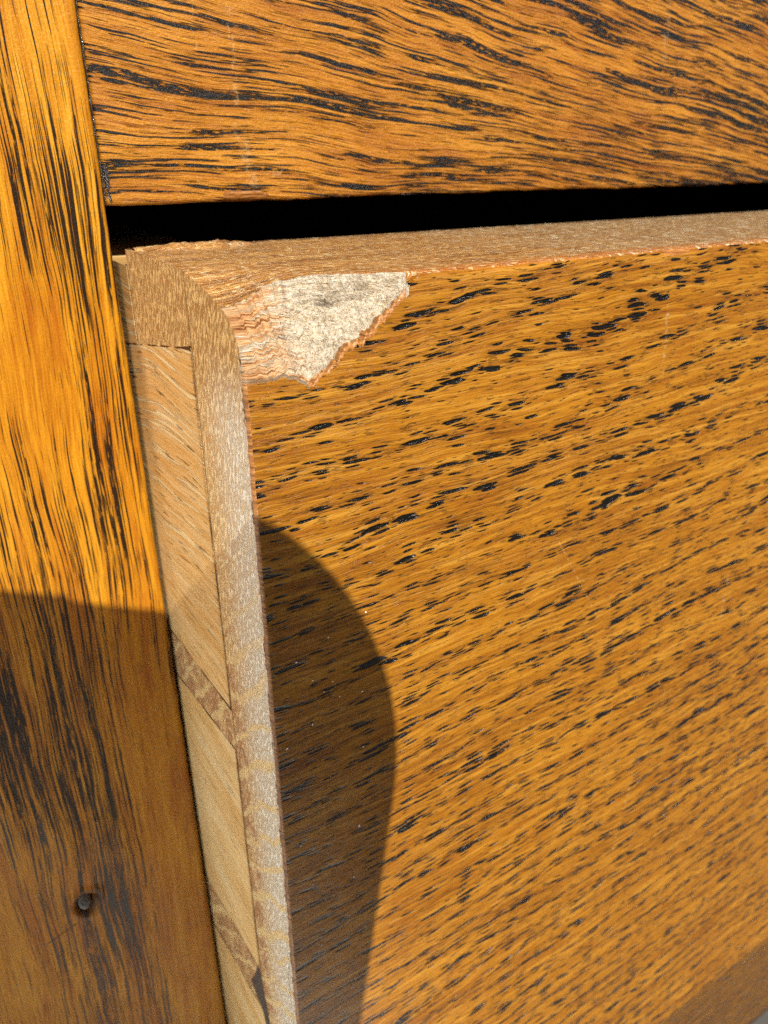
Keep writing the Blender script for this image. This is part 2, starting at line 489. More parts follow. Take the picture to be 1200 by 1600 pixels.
def mat_side():
    g = G('bare pale oak, drawer side')
    y, z = g.y, g.z
    wob = g.sub(g.n2(g.mul(y, 0.05), g.mul(z, 0.08), 1, 1.0), 0.5)
    zz = g.add(z, g.mul(y, 0.075), g.mul(wob, 3.0))
    f1 = g.n2(g.mul(y, 0.06), g.mul(zz, 1.5), 2, 4.0, 0.6)
    f2 = g.n2(g.mul(y, 0.16), g.mul(zz, 6.0), 3, 3.0, 0.62)
    f3 = g.n2(g.mul(y, 0.06), g.mul(zz, 0.22), 4, 1.0)
    tone = g.add(g.mul(f1, 0.52), g.mul(f2, 0.50), g.mul(f3, 0.3), -0.15)
    col = g.ramp(tone, [(0.26, (196, 148, 80)), (0.43, (234, 192, 122)), (0.58, (247, 216, 154)), (0.75, (253, 236, 192))])
    gold = g.step(g.add(z, g.mul(g.sub(f3, 0.5), 30.0)), -46.0, -8.0)  # stile's warm bounce light painted into the colour towards the top
    col = g.mix(g.mul(gold, 0.45), col, (214, 154, 70))
    # saw scratches, strongest near the top
    sc = g.step(g.n2(g.mul(y, 0.06), g.mul(zz, 2.2), 5, 2.0, 0.55), 0.555, 0.61)
    sc = g.mul(sc, g.mad(gold, 0.75, 0.12))
    col = g.mix(g.mul(sc, 0.75), col, (254, 238, 186))
    dk = g.step(g.n2(g.mul(y, 0.22), g.mul(zz, 3.0), 6, 2.0), 0.68, 0.74)
    col = g.mix(g.mul(dk, g.mad(gold, 0.6, 0.2)), col, (108, 72, 36))
    # stile's shade painted into the colour towards the shoulder line
    stile_shade = g.mul(g.step(y, 20.0, 22.6), g.step(z, -26.0, -4.0, 0.25, 1.0))
    col = g.mix(g.mul(stile_shade, g.mad(f1, 0.8, 0.15)), col, (92, 66, 38))
    # dirt caught along the end of each tail
    ed = g.mul(g.step(y, 9.35, 8.85), g.step(f2, 0.35, 0.6))
    col = g.mix(g.mul(ed, 0.5), col, (120, 78, 40))
    h = g.add(g.mul(sc, 1.2), g.mul(f2, 0.6), g.mul(f1, 0.4), g.mul(dk, -0.9))
    nb = g.bump(h, 0.22, 0.9)
    return g.done(col, 0.5, nb, 0.35)


def mat_break():
    g = G('freshly broken oak')
    x, y, z = g.x, g.y, g.z
    at = g.t.nodes.new('ShaderNodeAttribute')
    at.attribute_name = 'fibre'
    v = at.outputs['Fac']
    wob = g.sub(g.n2(g.mul(x, 0.5), g.mul(v, 0.6), 1, 2.0), 0.5)
    vv = g.add(v, g.mul(wob, 0.12), g.mul(x, 0.03))
    f1 = g.n2(g.mul(x, 0.14), g.mul(vv, 2.3), 2, 4.0, 0.65)
    f2 = g.n2(g.mul(x, 0.45), g.mul(vv, 8.0), 3, 3.0, 0.68)
    tone = g.add(g.mul(f1, 0.66), g.mul(f2, 0.46))
    col = g.ramp(tone, [(0.42, (132, 80, 42)), (0.49, (196, 138, 84)), (0.56, (224, 178, 126)), (0.68, (242, 220, 188))])
    # torn, dusty short fibre: white and crumbly to the right
    n = g.n2(g.mul(x, 0.9), g.mul(v, 0.9), 4, 3.0, 0.6)
    wh = g.step(g.add(x, g.mul(g.sub(n, 0.5), 2.0), g.mul(g.sub(f1, 0.5), 9.0)), 1.6, 4.8)
    wl = g.step(g.add(f1, g.mul(f2, 0.3)), 0.66, 0.78)
    wh = g.mx(wh, g.mul(wl, 0.8))
    wh = g.mul(wh, g.step(g.add(v, g.mul(n, 1.0)), -6.6, -5.9), g.step(x, 13.0, 14.0, 1.0, 0.0))
    crumb = g.noise(g.vec(x, y, z), 5.0, 4.0, 0.72)
    pal = g.ramp(crumb, [(0.28, (164, 142, 114)), (0.41, (210, 192, 162)), (0.52, (238, 226, 203)), (0.70, (253, 248, 236))])
    col = g.mix(g.mul(wh, 0.93), col, pal)
    ylw = g.step(g.n2(g.mul(x, 1.6), g.mul(v, 1.6), 5, 2.0), 0.55, 0.7)
    col = g.mix(g.mul(ylw, g.mul(wh, 0.3)), col, (222, 186, 134))
    # dark pits where it tore deepest
    pit = g.mx(g.blob(x, v, 6.5, -1.35, 0.85, 0.28), g.mul(g.blob(x, v, 7.9, -1.25, 0.7, 0.16), 0.8))
    pit = g.mx(pit, g.mul(g.blob(x, v, 5.2, -1.7, 1.6, 0.10), 0.6))
    pit = g.step(g.add(pit, g.mul(g.sub(crumb, 0.5), 2.4), g.mul(g.sub(f2, 0.5), 1.5)), 0.50, 0.85)
    col = g.mix(g.mul(pit, 0.65), col, (84, 62, 46))
    h = g.add(g.mul(crumb, g.mad(wh, 1.0, 0.2)), g.mul(f2, 0.8), g.mul(f1, 0.5))
    nb = g.bump(h, 0.30, 0.9)
    return g.done(g.dim(col, 0.76, (1.0, 0.985, 0.95)), 0.6, nb, 0.3)


def mat_facet():
    g = G('varnish torn back to brown wood')
    f = g.n2(g.mul(g.x, 0.5), g.mul(g.z, 5.0), 1, 3.0, 0.6)
    col = g.ramp(f, [(0.3, (140, 86, 38)), (0.55, (196, 130, 66)), (0.75, (226, 174, 116))])
    return g.done(g.dim(col, 0.55), 0.3, g.bump(f, 0.15, 0.8), 0.4)


def mat_simple(name, c1, c2, scale, rough, bumpd=0.1, spec=0.5, coat=0.0, metallic=0.0):
    g = G(name)
    n = g.noise(g.P, scale, 4.0, 0.6)
    col = g.mix(n, c1, c2)
    nb = g.bump(n, bumpd, 0.8)
    return g.done(col, rough, nb, spec, coat, 0.1, metallic)


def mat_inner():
    g = G('shade-darkened carcass oak')
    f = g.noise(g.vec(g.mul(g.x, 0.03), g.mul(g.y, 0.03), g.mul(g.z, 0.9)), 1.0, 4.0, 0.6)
    col = g.mix(f, (22, 15, 10), (44, 31, 18))  # blackness of the gap painted in: interior wood darkened almost to black
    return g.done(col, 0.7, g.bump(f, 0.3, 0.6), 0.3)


def mat_ground():
    g = G('pale paving')
    n = g.noise(g.P, 0.02, 5.0, 0.6)
    k = g.noise(g.P, 0.35, 3.0, 0.6)
    col = g.mix(g.add(g.mul(n, 0.6), g.mul(k, 0.4)), (66, 62, 58), (92, 88, 82))
    return g.done(col, 0.85, g.bump(g.add(n, k), 1.0, 0.5), 0.3)


M = {
    'face': mat_drawer_face(), 'foot': mat_drawer_face('darker stained oak, drawer foot', 0.30), 'facet': mat_facet(), 'rail': mat_rail(), 'stile': mat_stile(), 'top': mat_top_edge(),  # foot repeats the face wood in a darker tone
    'end': mat_end_grain(), 'side': mat_side(), 'break': mat_break(), 'inner': mat_inner(), 'ground': mat_ground(),
    'grime': mat_simple('tarry black grime', (10, 8, 8), (44, 34, 26), 5.0, 0.22, 0.35, 0.6, 0.5),
    'seam': mat_simple('dirt in the joint', (52, 34, 20), (104, 70, 40), 2.0, 0.7, 0.05, 0.2),
    'glue': mat_simple('grey dried glue', (48, 46, 44), (98, 92, 86), 3.0, 0.5, 0.2),
    'steel': mat_simple('tarred nail', (9, 7, 6), (40, 30, 26), 1.6, 0.14, 0.35, 0.6, 0.6, 0.0),
    'phone': mat_simple('dark phone metal', (32, 33, 36), (38, 39, 42), 1.0, 0.35, 0.01, 0.5, 0.0, 0.4),
    'glass': mat_simple('black phone glass', (8, 8, 10), (12, 12, 14), 1.0, 0.08, 0.005, 0.5),
    'card': mat_simple('white card', (246, 246, 243), (250, 250, 247), 0.2, 0.8, 0.01, 0.2),
    'dust': mat_simple('pale dust', (216, 200, 176), (246, 240, 228), 4.0, 0.7, 0.05),
}


# ------------------------------------------------------------------ mesh helpers
def link(o, parent=None):
    S.collection.objects.link(o)
    if parent is not None:
        o.parent = parent
    return o


def root(name, base, label, cat, group=None):
    o = bpy.data.objects.new(name, None)
    o.empty_display_size = 0.02
    o.location = W(base)
    o['label'] = label
    o['category'] = cat
    if group:
        o['group'] = group
    S.collection.objects.link(o)
    o['_base'] = list(base)
    return o


def mesh_obj(name, verts, faces, mats, parent, mi=None, smooth=False, level2=False):
    """verts in mm of the corner frame; object origin = corner frame origin, so textures read in that frame"""
    me = bpy.data.meshes.new(name)
    me.from_pydata((np.asarray(verts, float) * MM).tolist(), [], [list(map(int, f)) for f in faces])
    for m in (mats if isinstance(mats, (list, tuple)) else [mats]):
        me.materials.append(m)
    if mi is not None:
        me.polygons.foreach_set('material_index', np.asarray(mi, np.int32))
    if smooth is True:
        me.polygons.foreach_set('use_smooth', np.ones(len(me.polygons), bool))
    elif smooth is not False:
        me.polygons.foreach_set('use_smooth', np.asarray(smooth, bool))
    me.update()
    o = bpy.data.objects.new(name, me)
    link(o, parent)
    if parent is not None and not level2:
        o.location = -Vector(parent['_base']) * MM
    return o


def box(name, lo, hi, mat, parent, bevel=0.4, seg=2, level2=False):
    bm = bmesh.new()
    bmesh.ops.create_cube(bm, size=1.0)
    lo, hi = Vector(lo), Vector(hi)
    for v in bm.verts:
        v.co = Vector([(lo[i] + hi[i]) / 2 + v.co[i] * (hi[i] - lo[i]) for i in range(3)])
    if bevel:
        bmesh.ops.bevel(bm, geom=bm.edges[:], offset=bevel, segments=seg, profile=0.5, affect='EDGES')
    vs = [tuple(v.co) for v in bm.verts]
    bm.verts.index_update()
    fs = [[v.index for v in f.verts] for f in bm.faces]
    bm.free()
    return mesh_obj(name, vs, fs, mat, parent, level2=level2)


def hash2(ix, iy, seed):
    h = (ix.astype(np.int64) * 374761393 + iy.astype(np.int64) * 668265263 + seed * 1442695041) & 0xffffffff
    h = ((h ^ (h >> 13)) * 1274126177) & 0xffffffff
    return ((h ^ (h >> 16)) & 0xffff) / 65535.0


def vnoise(x, y, seed=0, octs=3, gain=0.5):
    x, y = np.broadcast_arrays(np.asarray(x, float), np.asarray(y, float))
    r = np.zeros(x.shape)
    a, tot = 1.0, 0.0
    for k in range(octs):
        ix, iy = np.floor(x), np.floor(y)
        fx, fy = x - ix, y - iy
        fx, fy = fx * fx * (3 - 2 * fx), fy * fy * (3 - 2 * fy)
        s = seed + k * 17
        v = (hash2(ix, iy, s) * (1 - fx) + hash2(ix + 1, iy, s) * fx) * (1 - fy) + \
            (hash2(ix, iy + 1, s) * (1 - fx) + hash2(ix + 1, iy + 1, s) * fx) * fy
        r += (v - 0.5) * 2 * a
        tot += a
        a *= gain
        x, y = x * 2.03 + 5.1, y * 2.03 + 1.7
    return r / tot


def sstep(a, b, x):
    t = np.clip((x - a) / (b - a), 0, 1)
    return t * t * (3 - 2 * t)


# ------------------------------------------------------------------ ground
STILE_Y = 24.4
gv = [(-3000, -3000, -GROUND), (3000, -3000, -GROUND), (3000, 3000, -GROUND), (-3000, 3000, -GROUND)]
ground = mesh_obj('ground', gv, [(0, 1, 2, 3)], M['ground'], None)
ground.location = ORG
ground['kind'] = 'structure'

# ------------------------------------------------------------------ cabinet carcass
cab = root('cabinet', (230, 230, -GROUND), 'amber stained oak cabinet frame around the pulled out drawer', 'cabinet')
RW, RD, TOP = 540.0, 430.0, 70.0        # right end, back, top of the carcass


def stile_mesh():
    """left stile: fine grid for the seen front face, with rounded right arris and the nail crater"""
    xs = np.concatenate([np.linspace(-46, -24, 8), np.linspace(-23.5, -1.6, 110), [-1.45, -1.30, -1.18, -1.10, -1.06, -1.05]])
    zs = np.concatenate([np.linspace(-GROUND, -100, 6), np.linspace(-98, 22, 460), [40, TOP]])
    X, Z = np.meshgrid(xs, zs)
    Y = np.full_like(X, STILE_Y)
    t = np.clip((X + 1.6) / 0.55, 0, 1)
    Y += 0.5 * (1 - np.sqrt(np.clip(1 - t * t, 0, 1)))
    Y += 0.05 * vnoise(X * 0.5, Z * 0.04, 5, 2) * (X < -1.7)
    ang = np.arctan2(Z + 64.0, X + 13.4)
    d = np.hypot((X + 13.4) / 1.2, (Z + 64.0) / 1.55) * (1 + 0.22 * vnoise(ang * 1.6 + 9, ang * 0, 23, 3)) + 0.10 * vnoise(X * 2.5, Z * 2.5, 24, 3)
    Y += 0.9 * (1 - sstep(0.35, 1.0, d)) - 0.12 * np.exp(-((d - 1.25) / 0.25) ** 2)
    X = X + (X > -1.5) * 0.05 * vnoise(Z * 0.8, Z * 0, 9, 3)
    X = X + 0.70
    n0, n1 = X.shape
    V = np.stack([X, Y, Z], -1).reshape(-1, 3).tolist()
    idx = np.arange(n0 * n1).reshape(n0, n1)
    F = np.stack([idx[:-1, :-1], idx[:-1, 1:], idx[1:, 1:], idx[1:, :-1]], -1).reshape(-1, 4).tolist()
    sm = [True] * len(F)
    # close the board behind
    b = len(V)
    for k in range(n0):
        V.append((-0.35, 43.0, zs[k]))
        V.append((-45.3, 43.0, zs[k]))
    for k in range(n0 - 1):
        F.append((idx[k, -1], b + 2 * k, b + 2 * k + 2, idx[k + 1, -1])); sm.append(False)
        F.append((b + 2 * k, b + 2 * k + 1, b + 2 * k + 3, b + 2 * k + 2)); sm.append(False)
        F.append((b + 2 * k + 1, idx[k, 0], idx[k + 1, 0], b + 2 * k + 3)); sm.append(False)
    return V, F, sm


V, F, sm = stile_mesh()
stile = mesh_obj('stile', V, F, M['stile'], cab, smooth=sm)


def rail_mesh():
    xs = np.concatenate([[-0.28, -0.25, -0.18, -0.08, 0.08], np.linspace(0.22, 30, 330), np.linspace(30.2, 95, 220), np.linspace(110, RW - 45, 8)])
    vs = np.concatenate([np.linspace(0, 1, 15), 1 + np.linspace(0.02, 1, 40) ** 1.3 * 22])
    x = xs[None, :]
    # lower arris: worn round, with a torn length near the left
    rad = 0.42 + 0.14 * vnoise(x * 0.5, x * 0, 3, 3)
    torn = 0.6 * sstep(8.4, 9.2, x) * (1 - sstep(11.2, 14.2, x))
    low = 2.89 + 0.07 * vnoise(x * 0.9, x * 0, 6, 4) + 0.10 * vnoise(x * 0.13, x * 0, 8, 2)
    radz = rad + torn * (0.55 + 0.35 * vnoise(x * 1.2, x * 0, 12, 3))
    rady = rad + torn * (0.35 + 0.2 * vnoise(x * 1.0, x * 0, 13, 3))
    Y = np.zeros((len(vs), len(xs))); Z = np.zeros_like(Y); R = np.zeros_like(Y)
    for i, v in enumerate(vs):
        if v <= 1:
            a = v * math.pi / 2
            Y[i] = STILE_Y + 0.04 + rady * (1 - np.sin(a)); Z[i] = low + radz * (1 - np.cos(a))
            R[i] = torn
        else:
            Y[i] = STILE_Y + 0.04; Z[i] = low + radz + (v - 1) * 1.0
    X = np.broadcast_to(x, Y.shape).copy()
    Y += 0.05 * torn * (Z < 4.4) * vnoise(X * 1.5, Z * 9, 21, 3)
    t = np.clip((0.2 - X) / 0.48, 0, 1)
    Y += 0.4 * (1 - np.sqrt(np.clip(1 - t * t, 0, 1)))
    Y += 0.04 * vnoise(X * 0.06, Z * 0.5, 4, 2)
    n0, n1 = X.shape
    V = np.stack([X, Y, Z], -1).reshape(-1, 3).tolist()
    idx = np.arange(n0 * n1).reshape(n0, n1)
    F = np.stack([idx[:-1, :-1], idx[:-1, 1:], idx[1:, 1:], idx[1:, :-1]], -1).reshape(-1, 4)
    rawf = (R[:-1, :-1] > 0.25 + 0.25 * np.linspace(0, 1, 54)[:, None]) & (R[1:, 1:] > 0.2)
    mi = rawf.reshape(-1).astype(int).tolist()
    F = F.tolist()
    sm = [True] * len(F)
    b = len(V)
    for k in range(n1):                       # underside back edge, top front, top back
        V.append((xs[k], 43.0, Z[0, k])); V.append((xs[k], Y[-1, k], TOP)); V.append((xs[k], 43.0, TOP))
    for k in range(n1 - 1):
        p, q = b + 3 * k, b + 3 * k + 3
        F.append((p, q, idx[0, k + 1], idx[0, k])); F.append((idx[-1, k], idx[-1, k + 1], q + 1, p + 1))
        F.append((p + 1, q + 1, q + 2, p + 2)); F.append((p + 2, q + 2, q, p))
        mi += [0, 0, 0, 0]; sm += [False] * 4
    F.append(list(idx[:, 0])[::-1] + [b, b + 2, b + 1]); mi.append(0); sm.append(False)
    return V, F, mi, sm


V, F, mi, sm = rail_mesh()
rail = mesh_obj('rail', V, F, [M['rail'], M['facet']], cab, mi=mi, smooth=sm)


def lumpy_strip(name, path, w, d, mat, parent, seed, n=300):
    """a crust of filler along a joint: path = (x0,z0)->(x1,z1) on the plane y, uneven width and height"""
    (x0, z0), (x1, z1), yy = path
    t = np.linspace(0, 1, n)[:, None]
    c = np.linspace(-1, 1, 7)[None, :]
    L = math.hypot(x1 - x0, z1 - z0)
    ww = w * (0.6 + 0.9 * np.abs(vnoise(t * L * 0.8, t * 0, seed, 3)))
    X = x0 + (x1 - x0) * t + c * ww + 0.05 * vnoise(t * L * 1.7, t * 0, seed + 4, 2)
    Z = z0 + (z1 - z0) * t + 0 * c
    Yv = yy - d * (1 - c * c) * (0.35 + 1.0 * vnoise(t * L * 1.6, c * 1.2, seed + 1, 3)) + d * 1.6 * c * c
    V = np.stack([X, Yv, Z], -1).reshape(-1, 3).tolist()
    idx = np.arange(n * 7).reshape(n, 7)
    F = np.stack([idx[:-1, :-1], idx[:-1, 1:], idx[1:, 1:], idx[1:, :-1]], -1).reshape(-1, 4).tolist()
    return mesh_obj(name, V, F, mat, parent, smooth=True)


lumpy_strip('joint_grime', ((-0.3, 2.95), (-0.3, 22.0), STILE_Y + 0.18), 0.16, 0.22, M['grime'], cab, 31)
o = lumpy_strip('joint_grime', ((0.08, 3.1), (0.04, 5.6), STILE_Y + 0.06), 0.26, 0.14, M['grime'], cab, 44, 90)

box('rail', (-0.25, STILE_Y + 0.3, -186), (RW - 45, 43, -157), M['rail'], cab, 0.6)
box('stile', (RW - 44, STILE_Y, -GROUND), (RW, 43, TOP), M['stile'], cab, 0.5)
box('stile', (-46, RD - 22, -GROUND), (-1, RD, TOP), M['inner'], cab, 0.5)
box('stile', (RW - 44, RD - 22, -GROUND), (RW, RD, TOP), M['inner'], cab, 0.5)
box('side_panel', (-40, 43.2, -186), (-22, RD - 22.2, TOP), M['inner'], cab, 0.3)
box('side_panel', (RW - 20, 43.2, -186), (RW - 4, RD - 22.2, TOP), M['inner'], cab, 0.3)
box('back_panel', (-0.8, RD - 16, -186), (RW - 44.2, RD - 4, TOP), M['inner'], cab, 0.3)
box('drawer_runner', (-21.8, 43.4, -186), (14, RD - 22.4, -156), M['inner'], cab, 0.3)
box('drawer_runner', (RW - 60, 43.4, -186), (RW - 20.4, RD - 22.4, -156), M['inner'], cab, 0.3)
box('tabletop', (-62, 4, TOP + 0.2), (RW + 16, RD + 16, TOP + 20), M['rail'], cab, 1.5)

# nail sunk in the stile
bm = bmesh.new()
bmesh.ops.create_uvsphere(bm, u_segments=20, v_segments=12, radius=1.0)
rot = Matrix.Rotation(math.radians(18), 3, 'Z') @ Matrix.Rotation(math.radians(-14), 3, 'X')
vs = []
for v in bm.verts:
    c = Vector((v.co.x * 0.85, v.co.y * 0.35, v.co.z * 1.1))
    c += Vector((0.05, 0.02, 0.05)) * float(vnoise(v.co.x * 2.2, v.co.z * 2.2, 77, 2))
    vs.append(tuple(rot @ c + Vector((-12.7, STILE_Y + 0.66, -64.1))))
bm.verts.index_update()
fs = [[v.index for v in f.verts] for f in bm.faces]
bm.free()
mesh_obj('nail', vs, fs, M['steel'], cab, smooth=True)

# ------------------------------------------------------------------ drawer
T = 22.0                                     # thickness of the drawer front
DW, DH = 488.0, 154.0                        # width and height of the drawer front
drawer = root('drawer', (244, 200, -DH), 'honey brown oak drawer with broken top corner and dovetailed left side', 'drawer')


def front_mesh():
    xs = np.concatenate([np.linspace(0, 0.5, 9), np.linspace(0.56, 12.6, 190), np.linspace(12.9, 60, 120), np.linspace(62, 120, 30), np.linspace(150, DW, 6)])
    nx = len(xs)
    tx = [0, .7, 2, 3.2, 4.1, 4.7, 5.4, 6.2, 7.1, 8.0, 8.9, 9.7, 10.3, 10.8, 11.4]
    tz = [4.8, 4.8, 4.85, 5.0, 5.6, 4.9, 4.5, 4.1, 3.5, 2.75, 2.1, 1.5, 0.95, 0.55, 0.45]
    ty = [2.4, 2.4, 2.9, 3.2, 3.0, 2.8, 2.6, 2.2, 1.7, 1.3, 1.0, 0.8, 0.65, 0.5, 0.45]
    tw = [0, 0, .10, .35, .75, .85, .9, .95, .9, .8, .65, .5, .3, .1, 0]     # height of the broken wall at the lower edge
    zc = np.interp(xs, tx, tz); yc = np.interp(xs, tx, ty); wd = np.interp(xs, tx, tw)
    inchip = 1 - sstep(10.6, 11.3, xs)
    zc = zc + inchip * ((0.35 + 0.6 * sstep(3.0, 4.5, xs) * (1 - sstep(9.0, 10.4, xs))) * vnoise(xs * 1.25, xs * 0, 51, 5, 0.7)) * sstep(0.2, 1.0, xs) + (1 - inchip) * 0.10 * vnoise(xs * 0.45, xs * 0, 57, 3)
    yc = yc + inchip * (1.0 * vnoise(xs * 1.2, xs * 0, 52, 5, 0.7)) * sstep(0.3, 1.5, xs) + (1 - inchip) * 0.10 * vnoise(xs * 0.4, xs * 0, 58, 3)
    # small flake off the arris far right
    fl = np.exp(-((xs - 33.6) / 1.3) ** 4) * (0.7 + 0.3 * vnoise(xs * 1.5, xs * 0, 59, 2))
    zc += fl * 0.05; yc += fl * 0.10
    er = np.exp(-(xs / 3.2) ** 2)             # how far the corner is worn round at the end
    rows = []                                 # each row: (Y, Z, region)
    nA, nB, nC, nD = 6, 22, 84, 14
    for k in range(nA):
        rows.append((np.full(nx, 22 - 10 * k / nA), np.zeros(nx), 0))
    for k in range(nB):
        t = k / nB
        Yk = 12 + (yc - 12) * t
        drop = er * (0.055 * np.clip(10.0 - Yk, 0, None) + 0.014 * np.clip(10.5 - Yk, 0, None) ** 2)
        rows.append((Yk, -drop, 0))
    d0 = er * (0.055 * (10.0 - yc) + 0.014 * (10.5 - yc) ** 2)
    for k in range(nC):
        t = k / (nC - 1)
        # straight chord from (yc,-d0) to (0,-zc), bulged outwards at the end (worn round), hollowed in the chip
        Yk = yc * (1 - t); Zk = -d0 + (-zc + d0) * t
        L = np.sqrt(yc ** 2 + (zc - d0) ** 2)
        ny, nz = -(zc - d0) / L, yc / L       # outward normal of the chord (towards -Y, +Z)
        bul = math.sin(math.pi * t)
        conv = (0.16 * L * er + 0.20 * L * (1 - inchip)) * bul
        hol = inchip * (1 - er) * 0.16 * L * bul
        # wall: drops quickly just inside the lower edge
        wl = wd * (1 - er) * sstep(0.0, 0.07, 1 - t) * sstep(0.0, 0.55, t)
        off = conv - hol - wl * 0.55
        rows.append((Yk - 0 + ny * off * 1.0, Zk + nz * off, 1))
    for k in range(1, nD + 1):
        t = k / nD
        rows.append((np.zeros(nx), -zc + (-8 + zc) * t, 2))
    zlow = np.concatenate([-8 - np.arange(1, 190) * 0.33, np.linspace(-71.5, -109, 30)])
    for zz in zlow:
        rows.append((np.zeros(nx), np.full(nx, zz), 2))
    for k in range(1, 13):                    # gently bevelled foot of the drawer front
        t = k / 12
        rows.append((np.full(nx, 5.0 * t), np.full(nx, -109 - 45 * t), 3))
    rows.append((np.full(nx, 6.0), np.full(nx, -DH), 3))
    Y = np.array([r[0] for r in rows]); Z = np.array([r[1] for r in rows]); reg = np.array([r[2] for r in rows])
    X = np.broadcast_to(xs[None, :], Y.shape).copy()
    nr = len(rows)
    c0, c1 = nA + nB, nA + nB + nC
    # torn relief inside the chip: terraces of fibre on the left, crumbs on the right
    t = (np.arange(c0, c1) - c0)[:, None] / (nC - 1)
    env = sstep(0.0, 0.22, t) * sstep(0.0, 0.06, 1 - t) * inchip[None, :] * sstep(0.15, 0.9, X[c0:c1])
    Lr = (zc + yc * 0.6)[None, :]
    v = t * Lr
    ter = vnoise(X[c0:c1] * 0.16, v * 2.3 + 0.12 * vnoise(X[c0:c1], v, 3, 2), 61, 3)
    ter = np.round(ter * 3.0 + 0.4 * vnoise(X[c0:c1] * 0.3, v * 5, 62, 2)) / 3.0 * 0.6 + ter * 0.4
    cr = vnoise(X[c0:c1] * 2.4, v * 2.4, 63, 4, 0.65)
    right = sstep(3.0, 4.6, X[c0:c1] + 0.8 * vnoise(X[c0:c1] * 0.8, v * 1.2, 64, 2))
    wv = 0.25 * vnoise(X[c0:c1] * 1.3, v * 1.3, 66, 2)
    pit = np.exp(-(((X[c0:c1] - 6.5) / 0.9) ** 2 + ((v + wv - 1.35) / 0.26) ** 2)) + 0.7 * np.exp(-(((X[c0:c1] - 7.9) / 0.7) ** 2 + ((v + wv - 1.25) / 0.16) ** 2))
    disp = env * (0.36 * ter * (1 - 0.55 * right) + 0.55 * cr * right - 0.6 * pit)
    Y[c0:c1] += disp * -0.75; Z[c0:c1] += disp * 0.6
    fib = np.zeros_like(X)
    fib[c0:c1] = -v
    # top: faint undulation; front arris at the left end softened and nicked
    Z[:c0] += 0.03 * vnoise(X[:c0] * 0.25, Y[:c0] * 0.6, 71, 2)
    soft = 0.22 * (1 - np.sqrt(np.clip(1 - np.clip(1 - X / 0.24, 0, 1) ** 2, 0, 1)))
    nick = np.exp(-(X / 0.25) ** 2) * np.clip(vnoise(Z * 1.1, Z * 0 + 3, 81, 4, 0.6) + 0.05, 0, 1) * 0.25
    m = (reg[:, None] >= 2) | (np.arange(nr)[:, None] > c1 - 10)
    Y += np.where(m, soft + nick, 0)
    Y[c1:] += 0.03 * vnoise(X[c1:] * 0.05, Z[c1:] * 0.25, 91, 2)
    V = np.stack([X, Y, Z], -1).reshape(-1, 3)
    idx = np.arange(nr * nx).reshape(nr, nx)
    F = np.stack([idx[:-1, :-1], idx[1:, :-1], idx[1:, 1:], idx[:-1, 1:]], -1)   # (nr-1, nx-1, 4)
    xm = (xs[:-1] + xs[1:]) / 2
    rg = reg[:-1]
    raw = (rg[:, None] == 1) & ((xm[None, :] < 10.55) | ((np.abs(xm[None, :] - 33.6) < 1.5 * np.sin(np.pi * np.clip(((np.arange(nr - 1) - c0) / (nC - 1) - 0.35) / 0.65, 0, 1))[:, None] ** 0.6)))
    tt = (np.arange(nr - 1) - c0) / (nC - 1)
    mi = np.where(rg[:, None] == 0, 1, 0) * np.ones((1, nx - 1), int)
    mi = np.where((rg[:, None] == 1) & ~raw & (tt[:, None] < 0.45), 1, mi)
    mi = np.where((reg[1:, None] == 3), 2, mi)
    mi = np.where((reg[:-1, None] == 2) & (xm[None, :] < 0.17), 3, mi)
    # lower rim of the break: a smooth brown facet under the white
    fac = raw & (tt[:, None] > 0.955 - 0.05 * vnoise(xm[None, :] * 1.3, tt[:, None] * 0, 97, 3)) & (xm[None, :] > 3.9) & (xm[None, :] < 10.4)
    return V, F, raw, fac, mi, idx, nr, nx, fib.reshape(-1)


V, F, raw, fac, mi, idx, nr, nx, fib = front_mesh()
Vl = V.tolist()
Ff = F[~raw].tolist(); mif = mi[~raw].tolist(); smf = [True] * len(Ff)
b = len(Vl)
# back, bottom, right end and the sawn left end
Vl += [(0, T, 0), (DW, T, 0), (DW, T, -DH), (0, T, -DH)]
Ff.append((b, b + 1, b + 2, b + 3)); mif.append(1); smf.append(False)
Ff.append(list(idx[-1, :]) + [b + 2, b + 3]); mif.append(1); smf.append(False)
Ff.append(list(idx[:, -1])[::-1] + [b + 2]); mif.append(1); smf.append(False)
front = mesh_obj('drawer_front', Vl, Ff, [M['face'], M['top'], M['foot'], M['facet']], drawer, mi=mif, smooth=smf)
# end grain: own fan of quads so that the outline of the corner is exact
prof = V[idx[:, 0]]
Ve, Fe = [], []
for k in range(nr):
    Ve.append(tuple(prof[k])); Ve.append((0.0, T if prof[k][2] > -7.6 else 26.0, min(0.0, float(prof[k][2]) if k > 5 else 0.0)))
for k in range(nr - 1):
    Fe.append((2 * k, 2 * k + 1, 2 * k + 3, 2 * k + 2))
mesh_obj('end_grain', Ve, Fe, M['end'], front, level2=True)
# the broken corner, and the small flake on the top arris: same grid, the torn faces only
fr = F[raw]
fm = (fac[raw] | (V[F[raw][:, 0], 0] > 20)).astype(int)
used = np.unique(fr)
cx = V[fr[:, 0], 0]
for nm, sel in (('broken_corner', cx < 20), ('chipped_flake', cx >= 20)):
    ff = fr[sel]
    u, inv = np.unique(ff, return_inverse=True)
    ob = mesh_obj(nm, V[u], inv.reshape(ff.shape), [M['break'], M['facet']], front, mi=fm[sel], smooth=True, level2=True)
    at = ob.data.attributes.new('fibre', 'FLOAT', 'POINT')
    at.data.foreach_set('value', fib[u].astype(np.float32))

